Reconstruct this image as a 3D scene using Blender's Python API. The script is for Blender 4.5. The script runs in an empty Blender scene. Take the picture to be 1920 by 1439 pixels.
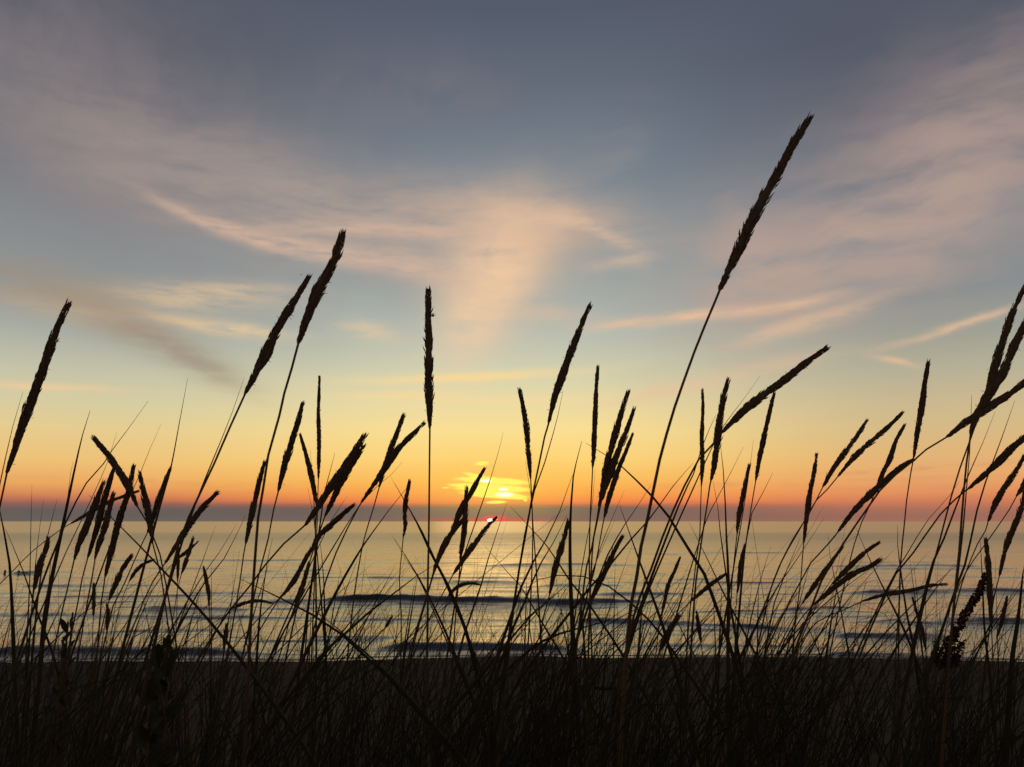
# Sunset over the sea seen through marram grass on a dune.
import bpy, math, random
import numpy as np
from mathutils import Vector, Quaternion

random.seed(11)
RNG = np.random.default_rng(11)
S = bpy.context.scene
COL = S.collection

# ------------------------------------------------------------------ camera
EYE = 2.2                                   # metres above the sea
FPX = 1566.0                                # focal length in photo pixels (1920 wide)
PITCH = math.atan((978 - 719.5) / FPX)      # horizon sits below the middle
cam_d = bpy.data.cameras.new("camera")
cam_d.sensor_width = 36.0
cam_d.lens = 36.0 * FPX / 1920.0
cam_d.clip_start = 0.02
cam_d.clip_end = 60000
cam_d.dof.use_dof = True            # a phone lens: everything nearly sharp
cam_d.dof.focus_distance = 1.7
cam_d.dof.aperture_fstop = 17.0
cam = bpy.data.objects.new("camera", cam_d)
COL.objects.link(cam)
cam.location = (0, 0, EYE)
cam.rotation_euler = (math.pi / 2 + PITCH, 0, 0)
S.camera = cam

def ray(u, v):
    x = (u - 960) / FPX; z = -(v - 719.5) / FPX
    y = math.cos(PITCH) - z * math.sin(PITCH)
    z = math.sin(PITCH) + z * math.cos(PITCH)
    return x, y, z

def at(u, v, d):
    """the point at distance d (metres, along +Y) in the direction of a photo pixel"""
    x, y, z = ray(u, v)
    return Vector((x / y * d, d, EYE + z / y * d))

def azel(u, v):
    x, y, z = ray(u, v)
    r = math.sqrt(x * x + y * y + z * z)
    return math.degrees(math.atan2(x, y)), math.degrees(math.asin(z / r))

# ------------------------------------------------------------------ colour management
S.view_settings.view_transform = 'Standard'
S.view_settings.look = 'None'
S.view_settings.exposure = 0.0
S.view_settings.gamma = 1.0
S.cycles.max_bounces = 6
S.cycles.transparent_max_bounces = 8
S.cycles.caustics_reflective = False
S.cycles.caustics_refractive = False

# ------------------------------------------------------------------ sky
def lin(c):
    c = c / 255.0
    return c / 12.92 if c <= 0.04045 else ((c + 0.055) / 1.055) ** 2.4

def L(r, g, b, k=1.0):
    return (lin(r) * k, lin(g) * k, lin(b) * k, 1.0)

W = bpy.data.worlds.new("World")
S.world = W
W.use_nodes = True
NT = W.node_tree
NT.nodes.clear()
ND, LK = NT.nodes.new, NT.links.new

def setin(sock, v):
    if isinstance(v, bpy.types.NodeSocket):
        LK(v, sock)
    else:
        sock.default_value = v

def M(op, a, b=0.0, c=0.0, clamp=False):
    n = ND('ShaderNodeMath'); n.operation = op; n.use_clamp = clamp
    setin(n.inputs[0], a); setin(n.inputs[1], b); setin(n.inputs[2], c)
    return n.outputs[0]

def VM(op, a, b=None):
    n = ND('ShaderNodeVectorMath'); n.operation = op
    setin(n.inputs[0], a)
    if b is not None: setin(n.inputs[1], b)
    return n.outputs['Value'] if op in ('DOT_PRODUCT', 'LENGTH') else n.outputs['Vector']

def mixc(f, a, b):
    n = ND('ShaderNodeMix'); n.data_type = 'RGBA'; n.clamp_factor = True
    setin(n.inputs[0], f); setin(n.inputs[6], a); setin(n.inputs[7], b)
    return n.outputs[2]

def smooth(v, lo, hi, to0=0.0, to1=1.0):
    n = ND('ShaderNodeMapRange'); n.interpolation_type = 'SMOOTHSTEP'
    setin(n.inputs[0], v)
    n.inputs[1].default_value = lo; n.inputs[2].default_value = hi
    n.inputs[3].default_value = to0; n.inputs[4].default_value = to1
    return n.outputs[0]

def noise(vec, scale, detail=4.0, rough=0.55, dist=0.0, color=False):
    n = ND('ShaderNodeTexNoise'); n.noise_dimensions = '3D'
    setin(n.inputs['Vector'], vec)
    n.inputs['Scale'].default_value = scale
    n.inputs['Detail'].default_value = detail
    n.inputs['Roughness'].default_value = rough
    n.inputs['Distortion'].default_value = dist
    return n.outputs['Color'] if color else n.outputs[0]

def mapping(vec, loc=(0, 0, 0), rot=0.0, scale=(1, 1, 1), kind='POINT'):
    n = ND('ShaderNodeMapping'); n.vector_type = kind
    setin(n.inputs[0], vec)
    n.inputs['Location'].default_value = loc
    n.inputs['Rotation'].default_value = (0, 0, rot)
    n.inputs['Scale'].default_value = scale
    return n.outputs[0]

def ramp(fac, stops):
    n = ND('ShaderNodeValToRGB'); setin(n.inputs[0], fac)
    cr = n.color_ramp; cr.interpolation = 'LINEAR'
    while len(cr.elements) < len(stops): cr.elements.new(0.5)
    for e, (p, c) in zip(cr.elements, stops):
        e.position = p; e.color = c
    return n.outputs[0]

tc = ND('ShaderNodeTexCoord')
D = VM('NORMALIZE', tc.outputs['Generated'])
sx = ND('ShaderNodeSeparateXYZ'); LK(D, sx.inputs[0])
AZ = M('MULTIPLY', M('ARCTAN2', sx.outputs[0], sx.outputs[1]), 57.29578)
EL = M('MULTIPLY', M('ARCSINE', sx.outputs[2]), 57.29578)
cb = ND('ShaderNodeCombineXYZ'); LK(AZ, cb.inputs[0]); LK(EL, cb.inputs[1])
P0 = cb.outputs[0]
# slow swirl for the soft cirrus, a finer one for its edges
wn = noise(P0, 0.10, 3.0, 0.55, color=True)
w1 = VM('MULTIPLY', VM('SUBTRACT', wn, (0.5, 0.5, 0.5)), (7.0, 3.6, 0.0))
wn2 = noise(P0, 0.55, 4.0, 0.6, color=True)
w2 = VM('MULTIPLY', VM('SUBTRACT', wn2, (0.5, 0.5, 0.5)), (0.8, 0.34, 0.0))
PW = VM('ADD', VM('ADD', P0, w1), w2)      # strongly warped: broad veils
PF = VM('ADD', P0, w2)                      # lightly warped: placed streaks
N_STREAK = noise(mapping(PW, rot=-0.12, scale=(0.10, 0.55, 1)), 1.0, 6.0, 0.6)
N_SOFT = noise(PW, 0.16, 5.0, 0.58)
N_UP = noise(mapping(PW, rot=-0.62, scale=(0.13, 0.5, 1)), 1.0, 4.0, 0.52)

FIB = noise(mapping(PF, rot=-0.10, scale=(0.30, 1.7, 1)), 1.0, 6.0, 0.62)          # fine fibres of the cirrus
FIB_V = noise(mapping(PF, rot=-1.15, scale=(0.16, 0.75, 1)), 1.0, 6.0, 0.62)
N_VEIL = M('ADD', M('MULTIPLY', N_STREAK, 0.6), M('MULTIPLY', FIB, 0.4))
N_PLUME = M('ADD', M('MULTIPLY', N_SOFT, 0.5), M('MULTIPLY', FIB_V, 0.5))
ELN = M('ADD', EL, M('MULTIPLY', M('SUBTRACT', noise(mapping(P0, scale=(0.6, 2.5, 1)), 1.0, 4.0, 0.6), 0.5), 0.16))
EF = M('DIVIDE', M('MAXIMUM', ELN, 0.0), 45.0)
def stops(u, tab):
    """sky colours read down one column of the photo, placed at their elevation"""
    out = [(max(0.0, azel(u, v)[1]) / 45.0, L(*c)) for v, c in tab]
    return sorted(out, key=lambda s: s[0])
CEN = stops(960, [(978, (128, 102, 90)), (970, (120, 101, 91)), (956, (111, 99, 91)), (950, (120, 97, 84)), (946, (226, 116, 74)),
             (940, (246, 136, 72)), (926, (253, 162, 72)), (900, (254, 190, 90)), (860, (255, 214, 122)),
             (810, (252, 223, 146)), (750, (234, 219, 166)), (690, (210, 209, 177)), (620, (182, 190, 178)),
             (520, (154, 165, 164)), (420, (133, 145, 151)), (300, (116, 128, 140)), (160, (100, 108, 121)),
             (20, (85, 92, 108))])
RGT = stops(1800, [(978, (164, 109, 90)), (968, (157, 107, 92)), (955, (172, 112, 89)), (940, (206, 124, 90)), (922, (226, 146, 94)),
             (890, (232, 170, 108)), (850, (226, 180, 120)), (800, (214, 186, 134)), (750, (203, 184, 144)),
             (690, (182, 176, 150)), (620, (158, 160, 148)), (540, (136, 142, 144)), (420, (127, 134, 143)),
             (300, (112, 118, 129)), (160, (95, 99, 112)), (20, (83, 88, 103))])
LFT = stops(100, [(978, (108, 98, 92)), (965, (102, 94, 90)), (954, (106, 94, 90)), (944, (146, 98, 88)), (930, (210, 128, 86)),
             (905, (236, 170, 96)), (860, (238, 194, 120)), (800, (230, 204, 144)), (750, (214, 204, 162)),
             (690, (196, 194, 168)), (620, (170, 174, 164)), (540, (148, 152, 150)), (420, (134, 139, 143)),
             (300, (116, 119, 126)), (160, (99, 102, 113)), (20, (86, 90, 104))])
sky = ramp(EF, CEN)
sky = mixc(smooth(AZ, 3.0, 27.0), sky, ramp(EF, RGT))
sky = mixc(smooth(M('MULTIPLY', AZ, -1.0), 3.0, 28.0), sky, ramp(EF, LFT))

def blob(u, v, ru, rv, ang, vec=None):
    """soft ellipse on the sky: centre and radii in photo pixels, turned into degrees of sky"""
    a, e = azel(u, v)
    k = 57.29578 / FPX
    m = mapping(vec if vec is not None else PF, loc=(a, e, 0), rot=math.radians(ang), scale=(ru * k, rv * k, 1), kind='TEXTURE')
    q = VM('DOT_PRODUCT', m, m)
    return M('POWER', 2.71828, M('MULTIPLY', q, -1.0))

def cloud(col, f, c, k, n=None, lo=0.35, hi=0.65):
    g = M('MULTIPLY', f, k)
    if n is not None:
        g = M('MULTIPLY', g, smooth(n, lo, hi))
    return mixc(g, col, L(*c))

# broad veils lit from below
sky = cloud(sky, blob(250, 260, 460, 170, -18, PW), (142, 130, 130), 0.8, N_SOFT, 0.18, 0.74)
sky = cloud(sky, blob(780, 165, 150, 60, 0, PW), (128, 119, 124), 0.6, N_SOFT, 0.3, 0.6)
sky = cloud(sky, blob(560, 390, 430, 95, -12, PW), (176, 158, 148), 0.8, N_VEIL, 0.14, 0.70)
sky = cloud(sky, blob(1780, 300, 420, 140, 22, PW), (160, 140, 136), 0.8, N_UP, 0.14, 0.70)
sky = cloud(sky, blob(1640, 450, 330, 110, 22, PW), (192, 166, 150), 0.78, N_UP, 0.14, 0.66)
sky = cloud(sky, blob(1400, 500, 110, 100, 50, PW), (188, 162, 148), 0.75, N_UP, 0.18, 0.6)
sky = cloud(sky, blob(1120, 330, 120, 60, 50, PW), (142, 140, 142), 0.6, N_UP, 0.3, 0.62)
sky = cloud(sky, blob(930, 420, 300, 60, -4, PW), (200, 172, 152), 0.8, N_VEIL, 0.14, 0.68)
sky = cloud(sky, blob(938, 500, 130, 85, 58, PF), (240, 200, 162), 1.0, N_PLUME, 0.18, 0.56)
sky = cloud(sky, blob(892, 596, 95, 55, 60, PF), (240, 204, 164), 0.85, N_PLUME, 0.2, 0.58)
sky = cloud(sky, blob(1010, 430, 110, 45, 8, PF), (218, 182, 152), 0.6, N_PLUME, 0.3, 0.58)
# streamer from the left down into the plume
for u, v, ru, rv, a, k in ((350, 402, 80, 10, -20, .55), (450, 436, 90, 12, -14, .8), (560, 462, 110, 17, -9, .85), (690, 486, 110, 18, -4, .8),
                           (800, 510, 100, 26, -14, .7), (640, 430, 170, 12, 2, .6), (800, 436, 150, 14, -4, .6), (480, 452, 60, 8, -16, .5)):
    sky = cloud(sky, blob(u, v, ru, rv, a), (220, 184, 158), k * 0.8, FIB, 0.16, 0.62)
# arch to the right
for u, v, ru, rv, a, k in ((960, 408, 90, 14, 6, .65), (1060, 414, 70, 13, -10, .75), (1130, 434, 60, 12, -26, .6), (1185, 475, 45, 22, -55, .25),
                           (1160, 492, 70, 10, 8, .45), (1040, 590, 90, 16, -6, .5)):
    sky = cloud(sky, blob(u, v, ru, rv, a), (220, 186, 158), k, FIB, 0.18, 0.64)
# long thin streaks right of centre
for u, v, ru, rv, a, k in ((1180, 606, 90, 9, 6, .7), (1290, 594, 70, 9, 8, .95), (1400, 584, 90, 9, 5, .6), (1500, 570, 80, 10, 9, .55),
                           (1460, 618, 90, 12, 14, .5), (1560, 592, 110, 16, 16, .45), (1800, 610, 110, 7, 13, .75),
                           (1680, 678, 34, 6, -16, .7), (1250, 735, 110, 14, 8, .55), (1430, 690, 130, 16, 8, .4)):
    sky = cloud(sky, blob(u, v, ru, rv, a), (232, 190, 154), k, FIB, 0.14, 0.60)
# left: pale patches and the dusky band beneath them
for u, v, ru, rv, a, k in ((330, 562, 170, 24, 4, .5), (430, 545, 110, 14, 4, .4), (440, 618, 90, 12, -3, .85), (345, 606, 70, 8, -8, .6),
                           (60, 724, 120, 7, 1, .8), (690, 620, 55, 18, -8, .5), (170, 590, 120, 20, -8, .4)):
    sky = cloud(sky, blob(u, v, ru, rv, a), (240, 204, 156), k, FIB, 0.2, 0.64)
for u, v, ru, rv, a, k in ((60, 540, 170, 40, -6, .75), (200, 590, 130, 34, -17, .75), (300, 640, 120, 30, -24, .9), (390, 690, 90, 22, -26, .7)):
    sky = cloud(sky, blob(u, v, ru, rv, a), (158, 140, 120), k * 0.72, N_VEIL, 0.22, 0.60)
# low pale bars in the glow
for u, v, ru, rv, a, k in ((880, 708, 190, 9, 3, .9), (760, 742, 110, 7, 2, .6), (960, 750, 170, 6, 1, .5)):
    sky = cloud(sky, blob(u, v, ru, rv, a), (250, 216, 152), k, N_STREAK, 0.1, 0.45)
for u, v, ru, rv, a, k in ((1500, 905, 260, 5, 1, .5), (1720, 880, 160, 6, 2, .5), (330, 906, 220, 5, -1, .35), (1750, 915, 200, 4, 0, .4)):
    sky = cloud(sky, blob(u, v, ru, rv, a), (214, 142, 102), k, FIB, 0.38, 0.6)
# sunlit gaps near the sun
GLOW = noise(mapping(P0, scale=(0.9, 4.0, 1)), 1.0, 3.0, 0.6)
sky = cloud(sky, blob(930, 905, 150, 55, 0), (255, 204, 92), 0.55)
for u, v, ru, rv, a, k in ((904, 869, 9, 3.2, 5, 1.0), (926, 902, 46, 5, -3, 1.3), (893, 893, 18, 3.4, -14, 1.0), (876, 911, 26, 3.6, -2, .9), (922, 916, 50, 5.5, -2, 1.3),
                           (928, 928, 42, 5, -4, 1.3), (955, 931, 22, 3.4, -6, 1.2), (930, 942, 15, 2.4, 2, 1.0), (836, 915, 8, 2, 0, .4), (985, 938, 3, 2.5, 0, .7)):
    g = M('MULTIPLY', M('MULTIPLY', blob(u, v, ru * 1.25, rv * 1.15, a, P0), k * 1.65), smooth(GLOW, 0.2, 0.6, 0.55, 1.1))
    sky = mixc(smooth(g, 0.2, 0.95), sky, (1.05, 0.93, 0.14, 1))
for u, v, ru, rv in ((946, 928, 20, 5), (944, 918, 11, 3.4), (911, 902, 12, 4)):
    sky = mixc(smooth(blob(u, v, ru, rv, 0, P0), 0.3, 0.8), sky, (1.25, 1.2, 0.85, 1))
# the sun itself, half sunk behind the bank
sky = mixc(M('MULTIPLY', blob(915, 976, 95, 4.5, 0, P0), 0.75), sky, (0.80, 0.11, 0.06, 1))
sky = mixc(smooth(blob(928, 972, 30, 7, 0, P0), 0.3, 0.95, 0, 0.9), sky, (0.88, 0.12, 0.09, 1))
sky = mixc(smooth(blob(920, 976, 6.5, 3.2, 0, P0), 0.3, 0.6), sky, (3.0, 2.4, 1.9, 1))
sky = mixc(smooth(blob(930.5, 973, 3.0, 3.0, 0, P0), 0.35, 0.7), sky, (1.4, 0.95, 0.4, 1))

SUN_AZ, SUN_EL = azel(922, 974)
st = ND('ShaderNodeTexSky'); st.sky_type = 'NISHITA'; st.sun_disc = False
st.sun_elevation = math.radians(max(SUN_EL, 0.3))
st.sun_rotation = math.radians(SUN_AZ)
st.air_density = 1.0; st.dust_density = 1.0
night = VM('MULTIPLY', st.outputs[0], (0.125, 0.105, 0.085))   # the Nishita sky, at dusk strength, overhead and behind
night = VM('MINIMUM', night, (0.085, 0.076, 0.078))
high = smooth(EL, 33.0, 62.0)
back = smooth(M('ABSOLUTE', AZ), 45.0, 95.0)
# pale pink afterglow low in the sky opposite the sun
east = mixc(smooth(EL, 8.0, 48.0), (0.25, 0.195, 0.185, 1), night)
sky = mixc(high, sky, night)
sky = mixc(back, sky, east)
bg = ND('ShaderNodeBackground'); LK(sky, bg.inputs[0]); bg.inputs[1].default_value = 1.0
wo = ND('ShaderNodeOutputWorld'); LK(bg.outputs[0], wo.inputs[0])
W.cycles.sampling_method = 'MANUAL'
W.cycles.sample_map_resolution = 1024

# ------------------------------------------------------------------ sun
sun_d = bpy.data.lights.new("sun", 'SUN')
sun_d.energy = 0.02
sun_d.angle = math.radians(8.0)
sun_d.color = (1.0, 0.50, 0.25)
sun = bpy.data.objects.new("sun", sun_d)
COL.objects.link(sun)
a, e = math.radians(SUN_AZ), math.radians(max(SUN_EL, 0.3))
sdir = Vector((math.sin(a) * math.cos(e), math.cos(a) * math.cos(e), math.sin(e)))
sun.rotation_euler = (-sdir).to_track_quat('-Z', 'Y').to_euler()
sun.location = (0, 40, 8)

# ------------------------------------------------------------------ helpers
def tag(o, label=None, cat=None, group=None, kind=None):
    if label: o["label"] = label
    if cat: o["category"] = cat
    if group: o["group"] = group
    if kind: o["kind"] = kind
    return o

def empty(name, loc):
    o = bpy.data.objects.new(name, None)
    o.empty_display_size = 0.05
    COL.objects.link(o)
    o.location = loc
    return o

class MB:
    """collects vertices and faces of one mesh"""
    def __init__(self): self.v = []; self.f = []
    def build(self, name, mat, parent=None, smooth_shade=False):
        me = bpy.data.meshes.new(name)
        off = Vector(parent.location) if parent is not None else Vector((0, 0, 0))
        if parent is not None and parent.parent is not None: off += Vector(parent.parent.location)
        vs = np.array([tuple(p) for p in self.v], dtype=np.float32) - np.array(off, dtype=np.float32)
        me.from_pydata(vs.tolist(), [], self.f)
        if smooth_shade: me.polygons.foreach_set("use_smooth", [True] * len(me.polygons))
        me.materials.append(mat)
        me.update()
        o = bpy.data.objects.new(name, me)
        COL.objects.link(o)
        if parent is not None: o.parent = parent
        return o
    def tube(self, pts, radii, n=6, flat=1.0, caps=True):
        """tapered tube along pts; flat < 1 squashes it towards the view depth (a rolled leaf)"""
        b = len(self.v); m = len(pts)
        for i, p in enumerate(pts):
            t = (pts[min(i + 1, m - 1)] - pts[max(i - 1, 0)])
            t = t.normalized() if t.length > 1e-9 else Vector((0, 0, 1))
            ref = Vector((0, 1, 0)) if abs(t.y) < 0.9 else Vector((1, 0, 0))
            s = t.cross(ref).normalized(); q = s.cross(t).normalized()
            for k in range(n):
                a = 2 * math.pi * k / n
                self.v.append(p + (s * math.cos(a) + q * math.sin(a) * flat) * radii[i])
        for i in range(m - 1):
            for k in range(n):
                k2 = (k + 1) % n
                self.f.append((b + i * n + k, b + i * n + k2, b + (i + 1) * n + k2, b + (i + 1) * n + k))
        if caps:
            self.f.append(tuple(b + k for k in reversed(range(n))))
            self.f.append(tuple(b + (m - 1) * n + k for k in range(n)))
    def spindle(self, p, d, length, width, n=3, roll=0.0, fat=0.45):
        ref = Vector((0, 0, 1)) if abs(d.z) < 0.9 else Vector((1, 0, 0))
        s = d.cross(ref).normalized(); q = s.cross(d).normalized()
        b = len(self.v)
        self.v.append(p)
        for k in range(n):
            a = roll + 2 * math.pi * k / n
            self.v.append(p + d * length * fat + (s * math.cos(a) + q * math.sin(a)) * width * 0.5)
        self.v.append(p + d * length)
        for k in range(n):
            k2 = (k + 1) % n
            self.f.append((b, b + 1 + k2, b + 1 + k))
            self.f.append((b + n + 1, b + 1 + k, b + 1 + k2))
    def ribbon(self, pts, widths, side, fold=0.25):
        """leaf blade: three vertices across, folded along the midrib"""
        b = len(self.v); m = len(pts)
        for i, p in enumerate(pts):
            t = (pts[min(i + 1, m - 1)] - pts[max(i - 1, 0)]).normalized()
            s = (side - t * side.dot(t)).normalized()
            nrm = t.cross(s).normalized()
            self.v += [p - s * widths[i] * .5 + nrm * widths[i] * fold, p, p + s * widths[i] * .5 + nrm * widths[i] * fold]
        for i in range(m - 1):
            for k in (0, 1):
                self.f.append((b + 3 * i + k, b + 3 * i + k + 1, b + 3 * i + 4 + k, b + 3 * i + 3 + k))

def catmull(pts, step):
    """smooth curve through pts, sampled about every step metres"""
    if len(pts) < 3:
        n = max(2, int((pts[1] - pts[0]).length / step) + 1)
        return [pts[0].lerp(pts[1], i / (n - 1)) for i in range(n)]
    out = []
    P = [pts[0] * 2 - pts[1]] + list(pts) + [pts[-1] * 2 - pts[-2]]
    for i in range(1, len(P) - 2):
        p0, p1, p2, p3 = P[i - 1], P[i], P[i + 1], P[i + 2]
        n = max(1, int((p2 - p1).length / step))
        for k in range(n):
            t = k / n
            out.append(0.5 * ((2 * p1) + (p2 - p0) * t + (2 * p0 - 5 * p1 + 4 * p2 - p3) * t * t + (3 * p1 - p0 - 3 * p2 + p3) * t ** 3))
    out.append(pts[-1].copy())
    return out

# ------------------------------------------------------------------ materials
def material(name, build):
    m = bpy.data.materials.new(name); m.use_nodes = True
    nt = m.node_tree; nt.nodes.clear()
    out = nt.nodes.new('ShaderNodeOutputMaterial')
    build(nt, out)
    return m

def plant_mat(name, c1, c2, translucent, scale=60.0, rough=0.6):
    def b(nt, out):
        N, K = nt.nodes.new, nt.links.new
        t = N('ShaderNodeTexCoord'); nz = N('ShaderNodeTexNoise')
        nz.inputs['Scale'].default_value = scale; nz.inputs['Detail'].default_value = 3
        K(t.outputs['Object'], nz.inputs['Vector'])
        oi = N('ShaderNodeObjectInfo')
        ad = N('ShaderNodeMath'); ad.operation = 'MULTIPLY_ADD'; K(oi.outputs['Random'], ad.inputs[0]); ad.inputs[1].default_value = 0.5
        sb = N('ShaderNodeMath'); sb.operation = 'SUBTRACT'; K(nz.outputs[0], sb.inputs[0]); sb.inputs[1].default_value = 0.25
        K(sb.outputs[0], ad.inputs[2])
        mx = N('ShaderNodeMix'); mx.data_type = 'RGBA'
        K(ad.outputs[0], mx.inputs[0]); mx.inputs[6].default_value = (*c1, 1); mx.inputs[7].default_value = (*c2, 1)
        p = N('ShaderNodeBsdfPrincipled'); K(mx.outputs[2], p.inputs['Base Color'])
        p.inputs['Roughness'].default_value = rough
        p.inputs['Specular IOR Level'].default_value = 0.3
        tr = N('ShaderNodeBsdfTranslucent'); K(mx.outputs[2], tr.inputs[0])
        ms = N('ShaderNodeMixShader'); ms.inputs[0].default_value = translucent
        K(p.outputs[0], ms.inputs[1]); K(tr.outputs[0], ms.inputs[2]); K(ms.outputs[0], out.inputs[0])
    return material(name, b)

M_HEAD = plant_mat("dry_seed_head", (0.20, 0.125, 0.070), (0.12, 0.080, 0.048), 0.15, 200, 0.8)
M_STEM = plant_mat("grass_stem", (0.19, 0.115, 0.050), (0.11, 0.080, 0.036), 0.25, 40)
M_LEAF = plant_mat("grass_leaf", (0.062, 0.064, 0.027), (0.11, 0.080, 0.034), 0.35, 30)
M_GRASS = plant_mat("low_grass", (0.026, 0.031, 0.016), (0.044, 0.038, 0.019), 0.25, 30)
M_BROAD = plant_mat("broad_leaf", (0.035, 0.050, 0.022), (0.060, 0.060, 0.028), 0.15, 25)
M_DOCK = plant_mat("dock_seed", (0.060, 0.022, 0.014), (0.040, 0.018, 0.012), 0.05, 120, 0.8)
M_WOOD = plant_mat("weathered_wood", (0.040, 0.034, 0.028), (0.020, 0.018, 0.016), 0.0, 60, 0.9)
M_STRAW = plant_mat("dead_straw", (0.30, 0.25, 0.18), (0.20, 0.17, 0.12), 0.05, 60, 0.8)
M_ROCK = plant_mat("wet_rock", (0.050, 0.045, 0.036), (0.030, 0.027, 0.022), 0.0, 15, 0.5)
M_BIRD = plant_mat("bird_feather", (0.10, 0.10, 0.10), (0.07, 0.07, 0.07), 0.0, 5, 0.8)
M_BEETLE = plant_mat("beetle_shell", (0.03, 0.012, 0.01), (0.02, 0.01, 0.01), 0.0, 300, 0.4)

# ------------------------------------------------------------------ ground and sea
SHORE = 14.0
def hash_noise(x, y, f, seed):
    return (math.sin(x * f * 1.31 + y * f * 0.73 + seed) + math.sin(x * f * -0.57 + y * f * 1.19 + seed * 2.3)
            + math.sin(x * f * 0.21 + y * f * 1.9 + seed * 0.7) + math.sin(x * f * 2.03 - y * f * 0.4 + seed * 1.7)) * 0.25
def shore(x): return SHORE + 0.28 * math.sin(0.33 * x + 0.8) + 0.10 * math.sin(1.1 * x + 2.0)
def ground_z(x, y):
    y = y - (shore(x) - SHORE) * min(1.0, max(0.0, y / 10.0))
    base = 1.6 * (1.0 - y / SHORE)
    if y > SHORE: base = -(y - SHORE) * 0.10
    fade = 1.0 if y < SHORE - 2 else max(0.12, (SHORE - y) / 2)
    return base + fade * (0.035 * hash_noise(x, y, 1.3, 1.0) + 0.018 * hash_noise(x, y, 3.7, 4.0)) + 0.010 * hash_noise(x, y, 9.0, 2.0) * min(1, fade)

def sheet(name, ys, cols, half, zf, mat):
    """ground-plan grid: rows at ys, cols columns across +-half(y)"""
    rows = len(ys)
    ys = np.asarray(ys); u = np.linspace(-1, 1, cols)
    Y = np.repeat(ys[:, None], cols, 1)
    X = u[None, :] * np.array([half(y) for y in ys])[:, None]
    Z = zf(X, Y)
    co = np.stack([X, Y, Z], -1).reshape(-1, 3).astype(np.float32)
    i = np.arange(rows * cols).reshape(rows, cols)
    q = np.stack([i[:-1, :-1], i[:-1, 1:], i[1:, 1:], i[1:, :-1]], -1).reshape(-1, 4)
    me = bpy.data.meshes.new(name)
    me.vertices.add(len(co)); me.vertices.foreach_set("co", co.ravel())
    me.loops.add(q.size); me.loops.foreach_set("vertex_index", q.ravel().astype(np.int32))
    me.polygons.add(len(q)); me.polygons.foreach_set("loop_start", np.arange(0, q.size, 4, dtype=np.int32))
    me.polygons.foreach_set("use_smooth", np.ones(len(q), dtype=bool))
    me.update(calc_edges=True)
    me.materials.append(mat)
    o = bpy.data.objects.new(name, me); COL.objects.link(o)
    return o

def sand_build(nt, out):
    N, K = nt.nodes.new, nt.links.new
    t = N('ShaderNodeTexCoord')
    n1 = N('ShaderNodeTexNoise'); n1.inputs['Scale'].default_value = 3.0; n1.inputs['Detail'].default_value = 8; n1.inputs['Roughness'].default_value = 0.7
    n2 = N('ShaderNodeTexNoise'); n2.inputs['Scale'].default_value = 22.0; n2.inputs['Detail'].default_value = 6; n2.inputs['Roughness'].default_value = 0.75
    K(t.outputs['Object'], n1.inputs['Vector']); K(t.outputs['Object'], n2.inputs['Vector'])
    r = N('ShaderNodeValToRGB'); K(n1.outputs[0], r.inputs[0])
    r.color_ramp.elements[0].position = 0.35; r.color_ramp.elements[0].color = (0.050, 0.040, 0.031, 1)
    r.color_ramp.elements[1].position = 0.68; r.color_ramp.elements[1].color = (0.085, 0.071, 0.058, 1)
    p = N('ShaderNodeBsdfPrincipled'); K(r.outputs[0], p.inputs['Base Color'])
    p.inputs['Roughness'].default_value = 0.95; p.inputs['Specular IOR Level'].default_value = 0.1
    b1 = N('ShaderNodeBump'); b1.inputs['Strength'].default_value = 0.8; b1.inputs['Distance'].default_value = 0.05; K(n1.outputs[0], b1.inputs['Height'])
    b2 = N('ShaderNodeBump'); b2.inputs['Strength'].default_value = 0.8; b2.inputs['Distance'].default_value = 0.012; K(n2.outputs[0], b2.inputs['Height'])
    K(b1.outputs[0], b2.inputs['Normal']); K(b2.outputs[0], p.inputs['Normal'])
    K(p.outputs[0], out.inputs[0])
M_SAND = material("beach_sand", sand_build)
vground = np.vectorize(ground_z)
gy = list(np.concatenate([np.linspace(-4, 3, 36), np.linspace(3, 16, 180)[1:], [20, 26]]))
tag(sheet("beach_ground", gy, 220, lambda y: 6 + max(0, y + 4) * 1.3, vground, M_SAND), kind="structure")

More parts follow.
